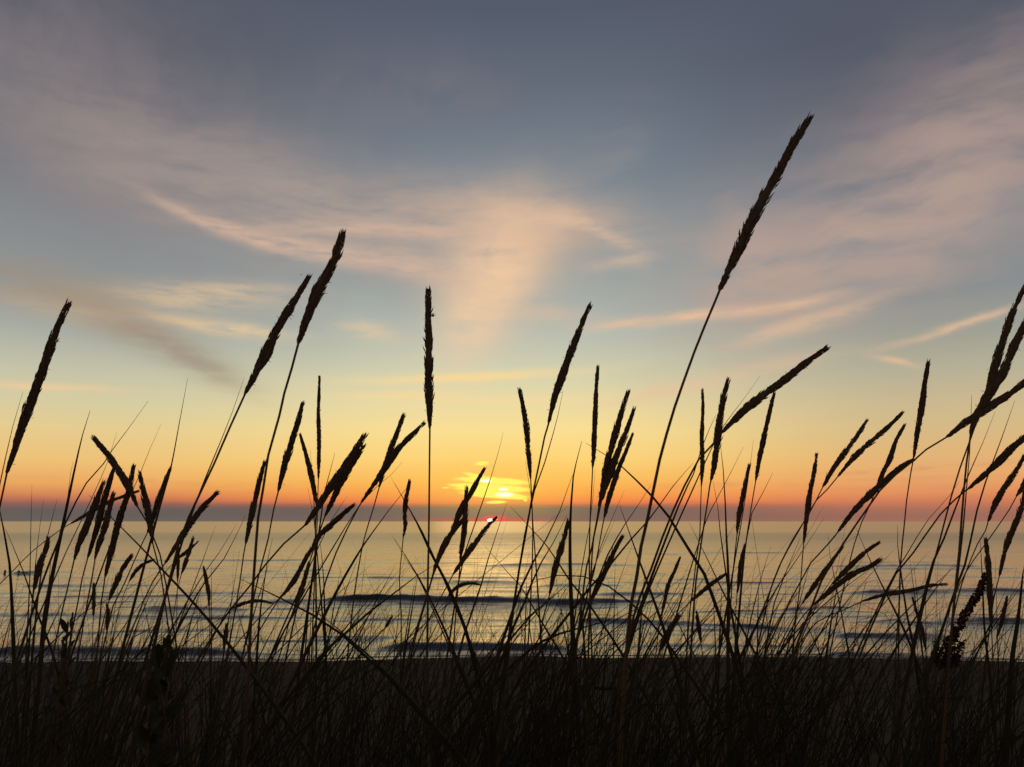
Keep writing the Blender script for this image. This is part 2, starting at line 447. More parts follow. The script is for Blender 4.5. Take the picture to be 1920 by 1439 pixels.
def sea_build(nt, out):
    N, K = nt.nodes.new, nt.links.new
    t = N('ShaderNodeTexCoord')
    mp = N('ShaderNodeMapping'); mp.inputs['Scale'].default_value = (0.30, 1.0, 1); K(t.outputs['Object'], mp.inputs[0])
    n1 = N('ShaderNodeTexNoise'); n1.inputs['Scale'].default_value = 3.4; n1.inputs['Detail'].default_value = 7; n1.inputs['Roughness'].default_value = 0.5
    K(mp.outputs[0], n1.inputs['Vector'])
    mp2 = N('ShaderNodeMapping'); mp2.inputs['Scale'].default_value = (0.25, 1.0, 1); mp2.inputs['Rotation'].default_value = (0, 0, 0.2); K(t.outputs['Object'], mp2.inputs[0])
    n2 = N('ShaderNodeTexNoise'); n2.inputs['Scale'].default_value = 0.45; n2.inputs['Detail'].default_value = 4; K(mp2.outputs[0], n2.inputs['Vector'])
    b1 = N('ShaderNodeBump'); b1.inputs['Strength'].default_value = 1.0; b1.inputs['Distance'].default_value = 0.022; K(n1.outputs[0], b1.inputs['Height'])
    b2 = N('ShaderNodeBump'); b2.inputs['Strength'].default_value = 1.0; b2.inputs['Distance'].default_value = 0.06; K(n2.outputs[0], b2.inputs['Height'])
    K(b2.outputs[0], b1.inputs['Normal'])
    p = N('ShaderNodeBsdfPrincipled')
    p.inputs['Base Color'].default_value = (0.045, 0.044, 0.040, 1)
    sp = N('ShaderNodeSeparateXYZ'); K(t.outputs['Object'], sp.inputs[0])
    mr = N('ShaderNodeMapRange'); K(sp.outputs[1], mr.inputs[0])     # far off, waves too small to resolve act as roughness
    mr.inputs[1].default_value = 14; mr.inputs[2].default_value = 110; mr.inputs[3].default_value = 0.09; mr.inputs[4].default_value = 0.24
    sl = N('ShaderNodeMapRange'); K(sp.outputs[1], sl.inputs[0])     # a smoother, paler sheet of water beyond about 150 m
    sl.inputs[1].default_value = 150; sl.inputs[2].default_value = 185; sl.inputs[3].default_value = 0.0; sl.inputs[4].default_value = 0.05
    sr = N('ShaderNodeMath'); sr.operation = 'SUBTRACT'; K(mr.outputs[0], sr.inputs[0]); K(sl.outputs[0], sr.inputs[1])
    K(sr.outputs[0], p.inputs['Roughness'])
    bf = N('ShaderNodeMapRange'); K(sp.outputs[1], bf.inputs[0])
    bf.inputs[1].default_value = 40; bf.inputs[2].default_value = 400; bf.inputs[3].default_value = 1.0; bf.inputs[4].default_value = 0.12
    K(bf.outputs[0], b1.inputs['Strength']); K(bf.outputs[0], b2.inputs['Strength'])
    p.inputs['IOR'].default_value = 1.333
    K(b1.outputs[0], p.inputs['Normal'])
    K(p.outputs[0], out.inputs[0])
M_SEA = material("sea_water", sea_build)

# breakers: (x1, x2, photo y of crest, height m, width of steep front m)
CRESTS = []
def crest(u1, u2, v, amp, front=0.35, wob=0.25, back=1.1):
    p1, p2 = ray(u1, v), ray(u2, v)
    y = -EYE * p1[1] / p1[2]
    CRESTS.append((p1[0] / p1[1] * y, p2[0] / p2[1] * y, y, amp, front, wob, back, random.uniform(0, 9)))
crest(560, 1320, 1129, 0.17, 0.34, 0.35)
crest(610, 740, 1127, 0.05, 0.34, 0.2)
crest(250, 520, 1142, 0.10, 0.4, 0.4)
crest(-200, 250, 1150, 0.05, 0.4, 0.4)
crest(690, 1130, 1214, 0.12, 0.30, 0.15, .8)
crest(-100, 560, 1226, 0.11, 0.30, 0.10, .7)
crest(1060, 1330, 1168, 0.10, 0.35, 0.3)
crest(1100, 1300, 1116, 0.09, 0.4, 0.5)
crest(1560, 2050, 1110, 0.13, 0.4, 0.5)
crest(1640, 2050, 1170, 0.13, 0.35, 0.3)
crest(1545, 1800, 1192, 0.10, 0.30, 0.2)
crest(1460, 1640, 1145, 0.08, 0.3, 0.3)
crest(1540, 1760, 1228, 0.06, 0.25, 0.1, .6)
crest(560, 800, 1196, 0.06, 0.35, 0.2)
crest(1270, 1480, 1178, 0.06, 0.3, 0.3)
crest(880, 1240, 1060, 0.10, 0.5, 0.5)
crest(1500, 1900, 1062, 0.10, 0.5, 0.5)
crest(820, 1000, 1094, 0.10, 0.5, 0.5)
crest(1000, 1200, 1100, 0.09, 0.5, 0.5)
crest(480, 620, 1072, 0.09, 0.5, 0.5)
crest(0, 160, 1110, 0.05, 0.4, 0.4)
crest(20, 60, 1076, 0.12, 0.3, 0.1)

rc = random.Random(31)
for k in range(46):                          # thin broken ripples running in towards the beach
    y = 14.6 * (70 / 14.6) ** rc.random()
    xc = rc.uniform(-1, 1) * y * 0.7; wd = rc.uniform(1.5, 4.5) * (y / 15) ** 0.6
    CRESTS.append((xc - wd, xc + wd, y, rc.uniform(0.012, 0.036) * (y / 15) ** 0.45, rc.uniform(0.14, 0.26) * (y / 15) ** .4, 0.2, 0.5 * (y / 15) ** .5, rc.uniform(0, 9)))

def sea_z(X, Y):
    Z = np.zeros_like(X)
    rng = np.random.default_rng(5)
    dx = np.maximum(0.0036 * Y, 0.02)
    shal = np.clip((Y - SHORE) / 8.0, 0.12, 1.0)
    for i in range(90):
        lam = 0.45 * (14.0 / 0.45) ** rng.random()
        th = math.pi / 2 + rng.normal(0, 0.28)
        k = 2 * math.pi / lam
        kx, ky = k * math.cos(th), k * math.sin(th)
        amp = 0.0021 * lam ** 0.50 * (0.5 + rng.random())
        lod = np.clip(lam / (dx * 5.0) - 0.6, 0, 1)
        ph = rng.uniform(0, 6.28)
        env = 0.55 + 0.45 * np.sin(X * 0.23 / lam ** .3 + ph * 3 + Y * 0.05) * np.sin(Y * 0.31 / lam ** .3 + ph)
        Z += amp * lod * env * np.sin(kx * X + ky * Y + ph)
    Z *= shal
    for x1, x2, yc, amp, fr, wob, back, ph in CRESTS:
        w = (x2 - x1)
        e = np.clip((X - x1) / (0.18 * w), 0, 1) * np.clip((x2 - X) / (0.30 * w), 0, 1)
        e = e * e * (3 - 2 * e)
        e = e * (0.80 + 0.12 * np.sin(X * 1.7 + ph) * np.sin(X * 0.63 + ph * 2) + 0.08 * np.sin(X * 6.1 + ph) * np.sin(X * 3.7 + ph))
        yy = Y - yc - wob * np.sin(X * 0.55 + ph) - 0.35 * wob * np.sin(X * 1.9 + ph * 2) - 0.04 * np.sin(X * 7.3 + ph * 3) * np.sin(X * 2.9 + ph)
        pr = np.where(yy < 0, np.exp(-(yy / fr) ** 2), np.exp(-(yy / back) ** 2))
        Z += amp * e * pr
    return Z
sy = [SHORE - 0.9]
while sy[-1] < 120: sy.append(sy[-1] * 1.0032)
while sy[-1] < 25000: sy.append(sy[-1] * 1.035)
tag(sheet("sea", sy, 620, lambda y: 4 + y * 0.95, sea_z, M_SEA), kind="structure")

def foam_build(nt, out):
    N, K = nt.nodes.new, nt.links.new
    p = N('ShaderNodeBsdfPrincipled'); t = N('ShaderNodeTexCoord'); n = N('ShaderNodeTexNoise')
    n.inputs['Scale'].default_value = 14; n.inputs['Detail'].default_value = 6; K(t.outputs['Object'], n.inputs['Vector'])
    r = N('ShaderNodeValToRGB'); K(n.outputs[0], r.inputs[0])
    r.color_ramp.elements[0].color = (0.35, 0.35, 0.35, 1); r.color_ramp.elements[1].color = (0.8, 0.8, 0.8, 1)
    K(r.outputs[0], p.inputs['Base Color']); p.inputs['Roughness'].default_value = 0.5
    K(p.outputs[0], out.inputs[0])
M_FOAM = material("foam", foam_build)

# ------------------------------------------------------------------ the grass stalks
# one row per stalk: width of its head in photo pixels | head, tip to base | stem downwards | label
STALKS = """
20|130,568 105,620 78,700 50,775 30,835 13,887|5,925 -8,985 -20,1050|long shaggy seed head high at the left edge, leaning right above the horizon
15|175,821 200,850 224,885 242,915 257,949|279,985 300,1040 312,1100|seed head bent over to the left, crossing a leaning one at its middle
14|251,873 240,925 230,955 221,985 208,1037 197,1082|190,1130 184,1200|seed head leaning right whose tip pokes out above the crossing of two heads
14|213,879 203,912 192,950 181,993 165,1045|154,1085 146,1130 132,1200|long seed head with its tip just under the bent-over head at left
15|194,905 183,933 163,985 146,1027 139,1050|131,1085 118,1140 105,1200|thick seed head, left one of the close parallel trio on the left
13|213,926 206,950 198,985 185,1022 178,1050|172,1085 160,1150 150,1210|right one of the close parallel trio of heads on the left
9|260,921 240,928 208,940 177,956 152,971 133,982|117,991 62,1033 25,1070 0,1095 -40,1130|nearly horizontal thin seed head lying across the parallel trio
14|261,886 269,922 277,958 284,995 286,1018|292,1041 302,1079 308,1120|seed head leaning left that meets a right-leaning head in a narrow V at left
12|319,880 308,908 296,943 285,977 277,998|271,1010 254,1047 233,1095 212,1137 204,1170|right-leaning seed head with a bare leaf rising straight on from its tip
14|407,924 375,958 350,993 331,1022 310,1056|287,1090 268,1130 250,1175|straight seed head leaning strongly right at left, its tip at the cloud bank
9|362,1009 354,1037 347,1058 340,1077|334,1100 326,1150|small upright head over the water, crossed by a bent one
8|370,1017 352,1033 342,1041 333,1048|312,1070 287,1105 262,1160|small bent head with drooping tip, over the water at left
7|334,1025 334,1050 333,1091|332,1130 330,1190|thin vertical head under the lower end of a strongly leaning one
9|382,1065 387,1089 391,1112 392,1137|393,1165 393,1210|short blunt head leaning left, alone over the waves at left
12|246,1043 229,1068 217,1095 205,1125|196,1155 186,1200|short thick head low over the water beside the bent hooked one
8|288,1050 269,1058 254,1072 242,1091|232,1115 220,1160|hooked small head whose tip nods over to the right at left
13|90,1010 87,1027 75,1058 68,1085 64,1106|60,1135 56,1200|ragged uneven head over the water near the left edge with a thin spike above
8|176,1095 176,1120 175,1156|174,1180 173,1225|thin vertical head low on the left among crowded stems
9|201,1135 203,1150 200,1182|199,1205 198,1240|stubby dark head lowest on the left, just above the shoreline
22|578,521 561,550 547,573 522,613 500,660 476,707 460,738|450,760 430,804 401,871 380,915 354,970 335,1020 320,1080 300,1160|left one of the tall thick pair, with a slender bare leaf beside its stem
26|641,441 629,484 613,515 593,553 575,598 560,642|547,691 533,738 524,779 503,854 493,919 484,971 480,1022 474,1106 469,1190 464,1300|right and taller one of the thick pair on the left, tattered with loose spikelets
15|567,756 559,790 547,829 535,867 522,921|513,956 503,1010 486,1075 476,1120 466,1180 452,1240|compact seed head against the yellow sky right of the tall pair
12|563,816 574,854 584,894 594,948|592,985 590,1043 589,1106 585,1210 583,1300|slim head leaning left towards the compact one, its base on the leaning cluster
9|599,705 598,742 597,773 598,815 598,846 597,898|596,929 594,998 588,1060 580,1130 574,1200|thin gappy vertical spike with one spikelet sticking out at its top
18|684,817 661,854 636,892 615,921 597,950 572,985|555,1000 532,1020 497,1060 470,1097 432,1143 400,1190|long forked-looking head leaning far right, the larger of two crossing ones
14|682,836 659,873 638,908 622,942 609,969|601,992 585,1040 565,1110 548,1180|shorter head tucked behind the long forked-looking one
13|663,947 640,967 618,987 597,1006 586,1024|572,1048 552,1080 530,1115 500,1160|slanting head at the horizon below the forked-looking one
11|600,1008 584,1030 572,1050 557,1080 540,1105 524,1122|505,1140 480,1165 450,1200|slanting head over the water that continues the line of the one at the horizon
12|579,1056 573,1080 564,1110 553,1137|544,1160 527,1222 508,1277 492,1337 471,1410|thick pale shoot that cuts down through the dark beach, left of middle
12|757,778 745,810 732,844 722,873 711,914|701,950 688,992 680,1022 665,1110 653,1218|steeper seed head of the crossing pair left of the straight upright head
14|796,793 775,814 751,837 728,869 707,900 678,942|672,952 651,992 630,1037 611,1089 599,1137 586,1190|slanted seed head of the crossing pair, its tip almost touching the straight upright head
13|497,866 490,887 482,921 474,956 468,985 461,1018|457,1039 450,1090 440,1150 426,1235|upright head standing close along the stem of the tallest left head
10|768,902 763,928 760,946 759,968 760,985 756,1008|753,1040 749,1085 752,1150 752,1208 750,1300|twisted lumpy head at the horizon left of the straight upright stem
8|509,1131 490,1127 472,1128 453,1133 436,1141|411,1166 385,1200|small head lying nearly flat in front of a wave, curved like a comma
10|425,1172 423,1190 420,1218|417,1240 412,1290|stubby upright head low before the shoreline, left of middle
6|735,1156 729,1166 722,1178|717,1200 708,1240|tiny sprig of few spikelets above the dark shore wave
18|803,542 803,582 804,645 804,707 805,760 806,803|805,900 804,1000 802,1100 802,1164 800,1247 796,1358|perfectly straight upright head in the middle with a bristly left side
18|1107,573 1094,599 1080,637 1065,674 1052,712 1040,745 1029,793|1021,820 1011,869 998,931 986,1000 973,1070 965,1127 957,1185 945,1300|large seed head leaning right, just right of the middle above the sun
12|974,730 982,770 988,810 991,852 995,898|997,935 999,1008 997,1080 993,1164 990,1210|slim head leaning left, nearest on the right of the sun glow
12|1121,687 1118,728 1116,780 1114,821 1113,852 1111,881|1110,904 1106,988 1105,1071 1106,1122 1109,1206|slender near-vertical head left of the trio of close heads
15|1178,734 1167,768 1156,806 1146,843 1135,885 1127,931 1123,950|1120,970 1110,1025 1100,1062 1085,1180|tallest of the three close heads right of the middle
15|1189,767 1177,802 1165,833 1154,860 1142,895 1128,939|1123,962 1113,1010 1108,1080 1104,1200|middle one of the three close heads, pressed against the tallest
12|1186,815 1173,848 1160,879 1150,908 1141,937 1133,971|1130,985 1115,1067 1100,1120 1080,1200|lowest and rightmost of the three close heads
10|1317,730 1318,764 1316,816 1317,858 1316,895 1315,912|1314,940 1312,1004 1306,1046 1300,1098 1294,1140 1290,1190|narrow vertical head crossed at its foot by a slanting stem
15|1366,712 1358,739 1352,772 1347,806 1343,843 1339,875 1333,902|1331,910 1325,952 1315,1017 1305,1090 1298,1180|dense head that passes in front of the lower end of the long slanting one
19|1552,652 1512,680 1473,711 1436,738 1402,764 1379,785 1353,812|1335,835 1310,862 1283,912 1262,958 1242,1008 1221,1067 1200,1119 1187,1160 1170,1250|long thick head slanting far to the right, right of middle
11|1452,737 1442,777 1431,827 1424,860 1417,902|1412,931 1408,956 1402,994 1396,1035 1390,1090 1386,1150|slim head hanging below the long slanting one, its tip against it
11|1405,872 1400,895 1394,925 1388,955 1384,980 1382,1002|1377,1046 1373,1087 1370,1140 1366,1200|narrow head straddling the horizon with thin leaves along its right side
9|1397,1022 1391,1045 1387,1072 1385,1095 1382,1114|1380,1140 1378,1200|ragged dark head below the horizon on the stem bundle right of middle
26|1519,219 1500,250 1475,292 1455,332 1430,375 1407,420 1387,465 1370,500 1350,543|1341,565 1322,610 1302,660 1281,718 1265,764 1250,814 1237,862 1227,910 1215,969 1202,1025 1194,1081 1183,1135 1177,1192 1170,1300|by far the tallest and longest seed head, reaching high into the blue sky
12|1167,1006 1152,1033 1140,1060 1129,1083 1112,1123|1104,1150 1095,1200|smooth slanting head over the water below the trio of close heads
9|1275,1046 1265,1071 1254,1094 1248,1119 1239,1160|1234,1190 1228,1240|short slim head over the water between crossing leaves, right of middle
9|1360,1077 1333,1096 1308,1117 1294,1129|1267,1156 1246,1190 1210,1240|small head slanting low, its tip touching a dark vertical leaf
13|1273,1156 1260,1174 1248,1198 1237,1220|1228,1245 1212,1300|thick stubby head low over the shoreline among crossing leaves
9|1306,1149 1310,1174 1314,1204|1317,1225 1320,1290|short head leaning left just above the shoreline, right of middle
13|908,880 894,904 882,927 869,946 857,973 842,1008|828,1040 812,1080 795,1140 778,1200|seed head leaning right in front of the golden glow beside the sun
13|872,972 858,986 844,1004 832,1025 821,1050 813,1071|806,1098 790,1150 772,1210|lower head in line beneath the one before the golden glow
13|875,916 873,946 872,977 869,1008 865,1033 863,1052|860,1092 857,1122 850,1216|upright hairy head crossing the two slanting ones left of the sun
12|930,972 915,987 900,1006 886,1025 871,1046 850,1077|830,1114 808,1155 790,1192|slanting head whose tip touches the setting sun
13|1066,977 1059,1004 1050,1035 1040,1069 1031,1114|1024,1140 1018,1160 1011,1227|furry head below the horizon beside a thick dark vertical leaf
8|899,1096 882,1094 865,1097 850,1107 839,1121|834,1140 828,1190|curled head arching over like a caterpillar above the long dark wave
11|1531,851 1527,883 1520,917 1514,957 1507,1018|1505,1040 1502,1083 1490,1180|upright head crossing the horizon left of two parallel slanting ones
11|1626,788 1602,825 1578,857 1560,883 1543,913|1518,962 1483,1018 1450,1090 1430,1170|left one of two parallel slanting heads in the orange sky on the right
12|1693,773 1668,798 1637,825 1610,849 1589,872 1571,894|1552,917 1531,938 1505,983 1465,1054 1440,1119 1408,1198|right one of two parallel slanting heads, longer and more bowed
11|1696,797 1680,827 1668,862 1655,888 1640,925|1632,945 1615,981 1602,1020 1580,1110|head rising behind the upper part of the low diagonal one on the right
14|1713,862 1687,878 1663,899 1639,920 1615,944 1594,967 1572,997|1555,1018 1520,1056 1500,1093 1460,1170|low diagonal head with two thin stems running up past its tip
13|1741,678 1734,719 1728,767 1721,804 1713,859|1707,891 1700,938 1695,990 1688,1066 1685,1193|upright head standing over the tip of the low diagonal one on the right
17|1950,692 1920,718 1895,738 1869,754 1843,772 1816,788 1775,820|1737,843 1713,864 1679,891 1650,920 1626,954 1583,1017 1540,1090 1520,1143 1500,1193|large slanting head running out of the right edge, crossing the steep pair
17|1926,530 1902,578 1891,609 1880,640 1869,675 1858,711 1847,745|1835,780 1821,820 1800,878 1784,930 1761,1018 1735,1120|upper left one of the steep pair of heads at the right edge
21|1936,575 1918,618 1904,644 1887,684 1867,720 1849,747 1833,775 1820,813|1818,830 1812,870 1804,960 1798,1040 1786,1160|lower right one of the steep pair of heads at the right edge
16|1946,806 1920,822 1895,843 1869,870 1843,893 1816,917|1808,922 1763,965 1713,1036 1680,1076 1650,1140 1616,1220|thick slanting head at the right edge, under the one that crosses the steep pair
12|1921,855 1903,886 1882,917 1866,946 1853,978|1848,995 1833,1020 1810,1076 1795,1125 1780,1200|slim leaning head at the right edge that ends at the cloud bank
11|1936,880 1920,909 1906,931|1893,955 1853,1013 1813,1070 1785,1130|cut-off head tip at the right edge just above the horizon
12|1922,920 1913,960 1899,993 1886,1027 1874,1080|1866,1110 1858,1160|steep head at the right edge that crosses the horizon into the water
12|1848,1010 1853,1060 1856,1110 1859,1176|1861,1220 1864,1300|smooth straight green head like a rod beside the dark dock plant
11|1648,1018 1626,1033 1603,1053 1580,1076 1560,1096|1540,1120 1515,1170|upper one of two parallel heads lying over the water on the right
12|1651,1049 1630,1063 1600,1076 1567,1100 1527,1133|1510,1150 1480,1195|lower one of two parallel heads lying over the water on the right
9|1776,1096 1746,1098 1713,1106 1686,1111 1656,1116 1616,1128|1577,1146 1533,1166 1500,1206|long thin head lying almost flat over the water at right
8|1711,1121 1721,1156 1730,1186 1736,1220|1739,1250 1742,1300|slim head leaning left in front of the waves, near the dock plant
10|1580,1025 1560,1053 1533,1090 1503,1133|1485,1165 1465,1205|slanting head over the water just left of the two parallel lying ones
8|1888,1120 1882,1150 1876,1175 1869,1195|1863,1230 1856,1290|small brown head low between thick stems near the right corner
"""
# leaf blades: width | tip downwards
LEAVES = """
3|352,709 335,800 320,880 300,950
3|278,752 240,805 210,845 194,870 162,906 123,981 95,1050 60,1150
2|302,796 282,840 262,890 240,940 215,1000
3|43,735 24,800 10,860 -5,930
2|219,811 202,866 187,902 152,977 125,1033
5|169,770 155,815 140,880 118,985 100,1070 85,1150 78,1220
2|60,910 58,980 57,1040 54,1130
2|82,934 75,985 69,1033 62,1110
5|-4,940 8,1000 18,1058 23,1150 26,1230
3|10,991 42,1068 73,1158 100,1230
4|167,929 200,962 260,1022 304,1068 365,1133 430,1210 500,1302 594,1437
3|107,937 97,975 88,1010 80,1060 70,1130
2|137,866 132,890 125,950 112,1010 98,1090
3|458,709 436,772 415,825 384,900 352,985 322,1080
2|405,985 392,1018 380,1052 362,1100
2|444,982 412,1035 388,1068 350,1130
3|461,966 440,1010 420,1048 384,1093 350,1150
3|511,1009 502,1050 494,1102 486,1170
3|599,1008 604,1050 607,1089 611,1229
4|449,1085 526,1122 584,1152 640,1189 690,1235 733,1275
3|565,1130 610,1160 671,1212 735,1272
4|817,1058 780,1081 753,1102 688,1152 647,1189 599,1235
4|763,915 730,956 699,998 682,1022 649,1077 615,1141 588,1195
2|755,866 732,892 715,905 688,931 650,985
2|732,894 756,935 780,975 812,1040
2|651,931 638,950 622,975 600,1020
3|628,849 620,880 609,921 600,985
2|577,915 583,945 588,971 594,1030
2|582,844 585,900 590,960 592,1040
2|734,1002 755,1040 780,1077 806,1130
3|1056,732 1046,780 1036,818 1021,869 1002,921 990,975 975,1060
2|985,865 990,895 995,925 1000,990
2|944,810 934,850 921,894 896,967 873,1033 859,1096 846,1180
3|950,945 932,998 915,1050 902,1098 894,1122 869,1195
3|957,950 990,985 1023,1021 1042,1048 1069,1090 1107,1137 1140,1185 1175,1240
3|909,1024 948,1069 975,1098 1012,1160
5|1091,827 1080,870 1075,894 1071,946 1069,1008 1070,1092 1073,1160 1077,1240
4|1073,892 1050,958 1025,1010 1000,1054 978,1100 950,1180
4|1063,967 1038,1017 1015,1055 998,1092 984,1129 959,1185 940,1240
5|1069,1091 1030,1125 990,1160 955,1202 927,1237 827,1358
4|1180,1135 1140,1164 1080,1180 1019,1202 948,1260 869,1358
4|740,907 782,981 807,1035 840,1098 857,1137 873,1181 890,1243
3|740,1010 771,1060 802,1114 848,1214
3|985,1105 1009,1087 1048,1079 1094,1081 1142,1100 1183,1131 1217,1163 1246,1198
2|1426,704 1395,748 1358,797 1330,850
3|1342,779 1330,805 1318,835 1300,890 1272,950
3|1300,868 1262,912 1235,950 1215,977 1183,1012 1135,1071 1108,1100
2|1394,838 1376,875 1358,910 1331,960 1321,985 1300,1050
2|1413,824 1407,870 1400,920 1390,980 1378,1050
3|1449,887 1430,925 1410,962 1400,1010 1392,1080
4|1351,835 1356,880 1360,945 1362,1004 1366,1087 1365,1190
3|1337,902 1346,952 1350,994 1362,1081 1372,1150
4|1098,831 1140,856 1169,878 1223,931 1254,969 1287,1023 1321,1077 1340,1129 1362,1192
4|1162,948 1190,1027 1215,1096 1242,1171 1262,1240
3|1292,980 1329,1054 1360,1119 1400,1195
3|1220,911 1195,950 1171,985 1140,1040 1120,1090
2|1171,920 1153,960 1135,1004 1110,1080
2|1153,975 1135,1015 1115,1060 1095,1120
2|1116,881 1112,930 1105,990 1090,1071
3|1822,741 1821,772 1818,851 1811,931 1806,990 1800,1043 1790,1126
3|1866,772 1843,830 1816,891 1790,957 1770,1010 1750,1053 1726,1146
3|1903,751 1877,825 1848,904 1832,957 1819,1018 1809,1060 1790,1110
2|1801,900 1780,930 1740,975 1700,1040 1660,1110
6|1921,1060 1918,1076 1909,1160 1899,1226 1893,1300
3|1683,985 1683,1020 1690,1080 1700,1150 1712,1210
2|1552,1000 1556,1040 1570,1110 1585,1190
3|1605,990 1622,1030 1650,1090 1690,1170 1715,1230
3|1838,1012 1842,1090 1846,1180 1855,1260
2|1545,972 1520,1010 1480,1070 1440,1130
2|1585,1040 1570,1100 1560,1160 1552,1220
2|1505,1100 1470,1150 1440,1200
3|1500,1010 1475,1070 1452,1130 1440,1190
2|1040,1060 1046,1110 1056,1170 1066,1230
"""

def parse(txt): return [tuple(float(q) for q in t.split(',')) for t in txt.split()]

def root_curve(p, t, y_root, lean=0.5):
    """from point p with downward direction t to the ground"""
    g = ground_z(p.x, y_root)
    h = p.z - g
    sl = t.x / max(0.35, -t.z)
    sl = max(-1.0, min(1.0, sl))
    rx = p.x + sl * h * lean
    g = ground_z(rx, y_root) - 0.012
    return Vector((rx, y_root, g))

def hermite(p, t, r, n=7):
    """leave p along t, arrive at r going straight down"""
    L_ = (r - p).length
    out = []
    m0 = t.normalized() * L_; m1 = Vector((0, 0, -1)) * L_
    for i in range(1, n + 1):
        s = i / n
        h00 = 2 * s ** 3 - 3 * s * s + 1; h10 = s ** 3 - 2 * s * s + s
        h01 = -2 * s ** 3 + 3 * s * s; h11 = s ** 3 - s * s
        out.append(p * h00 + m0 * h10 + r * h01 + m1 * h11)
    return out

def seed_head(line, r, rnd):
    """line runs base to tip; r is the half width at the fattest"""
    mb = MB()
    n = len(line)
    cum = [0.0]
    for i in range(1, n): cum.append(cum[-1] + (line[i] - line[i - 1]).length)
    Lh = cum[-1]
    ph = rnd.uniform(0, 6.28); ph2 = rnd.uniform(0, 6.28)
    jag = rnd.uniform(0.45, 1.1); shed = [(rnd.random(), rnd.uniform(.02, .05)) for _ in range(rnd.choice((0, 1, 2, 3)))]
    peak = rnd.uniform(0.30, 0.55); tipw = rnd.uniform(0.36, 0.52)
    def prof(t):
        if t < peak: f = 0.22 + 0.78 * math.sin(min(1, t / peak) * math.pi / 2) ** 0.9
        else: f = 1 - (1 - tipw) * ((t - peak) / (1 - peak)) ** 1.3
        return f * (1 + 0.10 * math.sin(t * 17 + ph) + 0.07 * math.sin(t * 31 + ph2))
    def pos(t):
        d = t * Lh
        for i in range(1, n):
            if cum[i] >= d or i == n - 1:
                k = (d - cum[i - 1]) / max(1e-9, cum[i] - cum[i - 1])
                return line[i - 1].lerp(line[i], min(1.0, k)), (line[i] - line[i - 1]).normalized()
    core = [pos(i / 20) for i in range(21)]
    mb.tube([c[0] for c in core], [r * 0.70 * prof(i / 20) * (1 if i < 19 else 0.6) for i in range(21)], n=7)
    cnt = int(max(100, min(420, Lh / r * 10.0)))
    for i in range(cnt):
        t = (i + rnd.random()) / cnt * 0.985
        if any(abs(t - a_) < b_ for a_, b_ in shed) and rnd.random() < 0.6: continue
        p, tan = pos(t)
        ref = Vector((0, 1, 0)) if abs(tan.y) < 0.9 else Vector((1, 0, 0))
        s = tan.cross(ref).normalized(); q = s.cross(tan).normalized()
        a = i * 2.39996 + rnd.uniform(-.4, .4)
        out = s * math.cos(a) + q * math.sin(a)
        rr = r * prof(t)
        ln = r * rnd.uniform(1.4, 2.2) * (0.75 + 0.25 * prof(t))
        ang = math.radians(rnd.uniform(4, 11) * jag)
        if rnd.random() < 0.07: ang *= rnd.uniform(1.5, 2.4)
        if t > 0.9: ang *= 0.75; ln *= 1.15
        st = p + out * rr * 0.70 - tan * ln * 0.25
        d = (tan * math.cos(ang) + out * math.sin(ang)).normalized()
        mb.spindle(st, d, ln, r * rnd.uniform(0.25, 0.38), 3, rnd.uniform(0, 6))
    p, tan = pos(0.97)
    for k in range(5):                       # ragged tip
        d = (tan + Vector((rnd.uniform(-.22, .22), rnd.uniform(-.22, .22), rnd.uniform(-.1, .1)))).normalized()
        mb.spindle(p - tan * r * 0.6, d, r * rnd.uniform(1.5, 2.4), r * 0.34, 3)
    for k in range(int(rnd.choice((2, 5, 9, 16)))):   # withered anthers hanging out
        t = rnd.uniform(0.05, 0.8); p, tan = pos(t)
        a = rnd.choice((0, math.pi)) + rnd.uniform(-.8, .8)
        out = Vector((math.cos(a), math.sin(a), 0)); out = (out - tan * out.dot(tan)).normalized()
        d = (tan * rnd.uniform(-.3, .8) + out).normalized()
        mb.spindle(p + out * r * prof(t) * 0.7, d, r * rnd.uniform(0.6, 1.05), r * 0.11, 3)
    return mb

def leaf_mb(line, wid):
    """line runs root to tip; a marram leaf is rolled into a thin channel"""
    n = len(line)
    mb = MB()
    rad = []
    for i in range(n):
        s = i / (n - 1)
        rad.append(max(0.00010, wid * 0.5 * (0.85 + 0.15 * s if s < 0.5 else 0.08 + (1 - ((s - 0.5) / 0.5) ** 1.7) * 0.92)))
    mb.tube(line, rad, n=5, flat=0.6)
    return mb

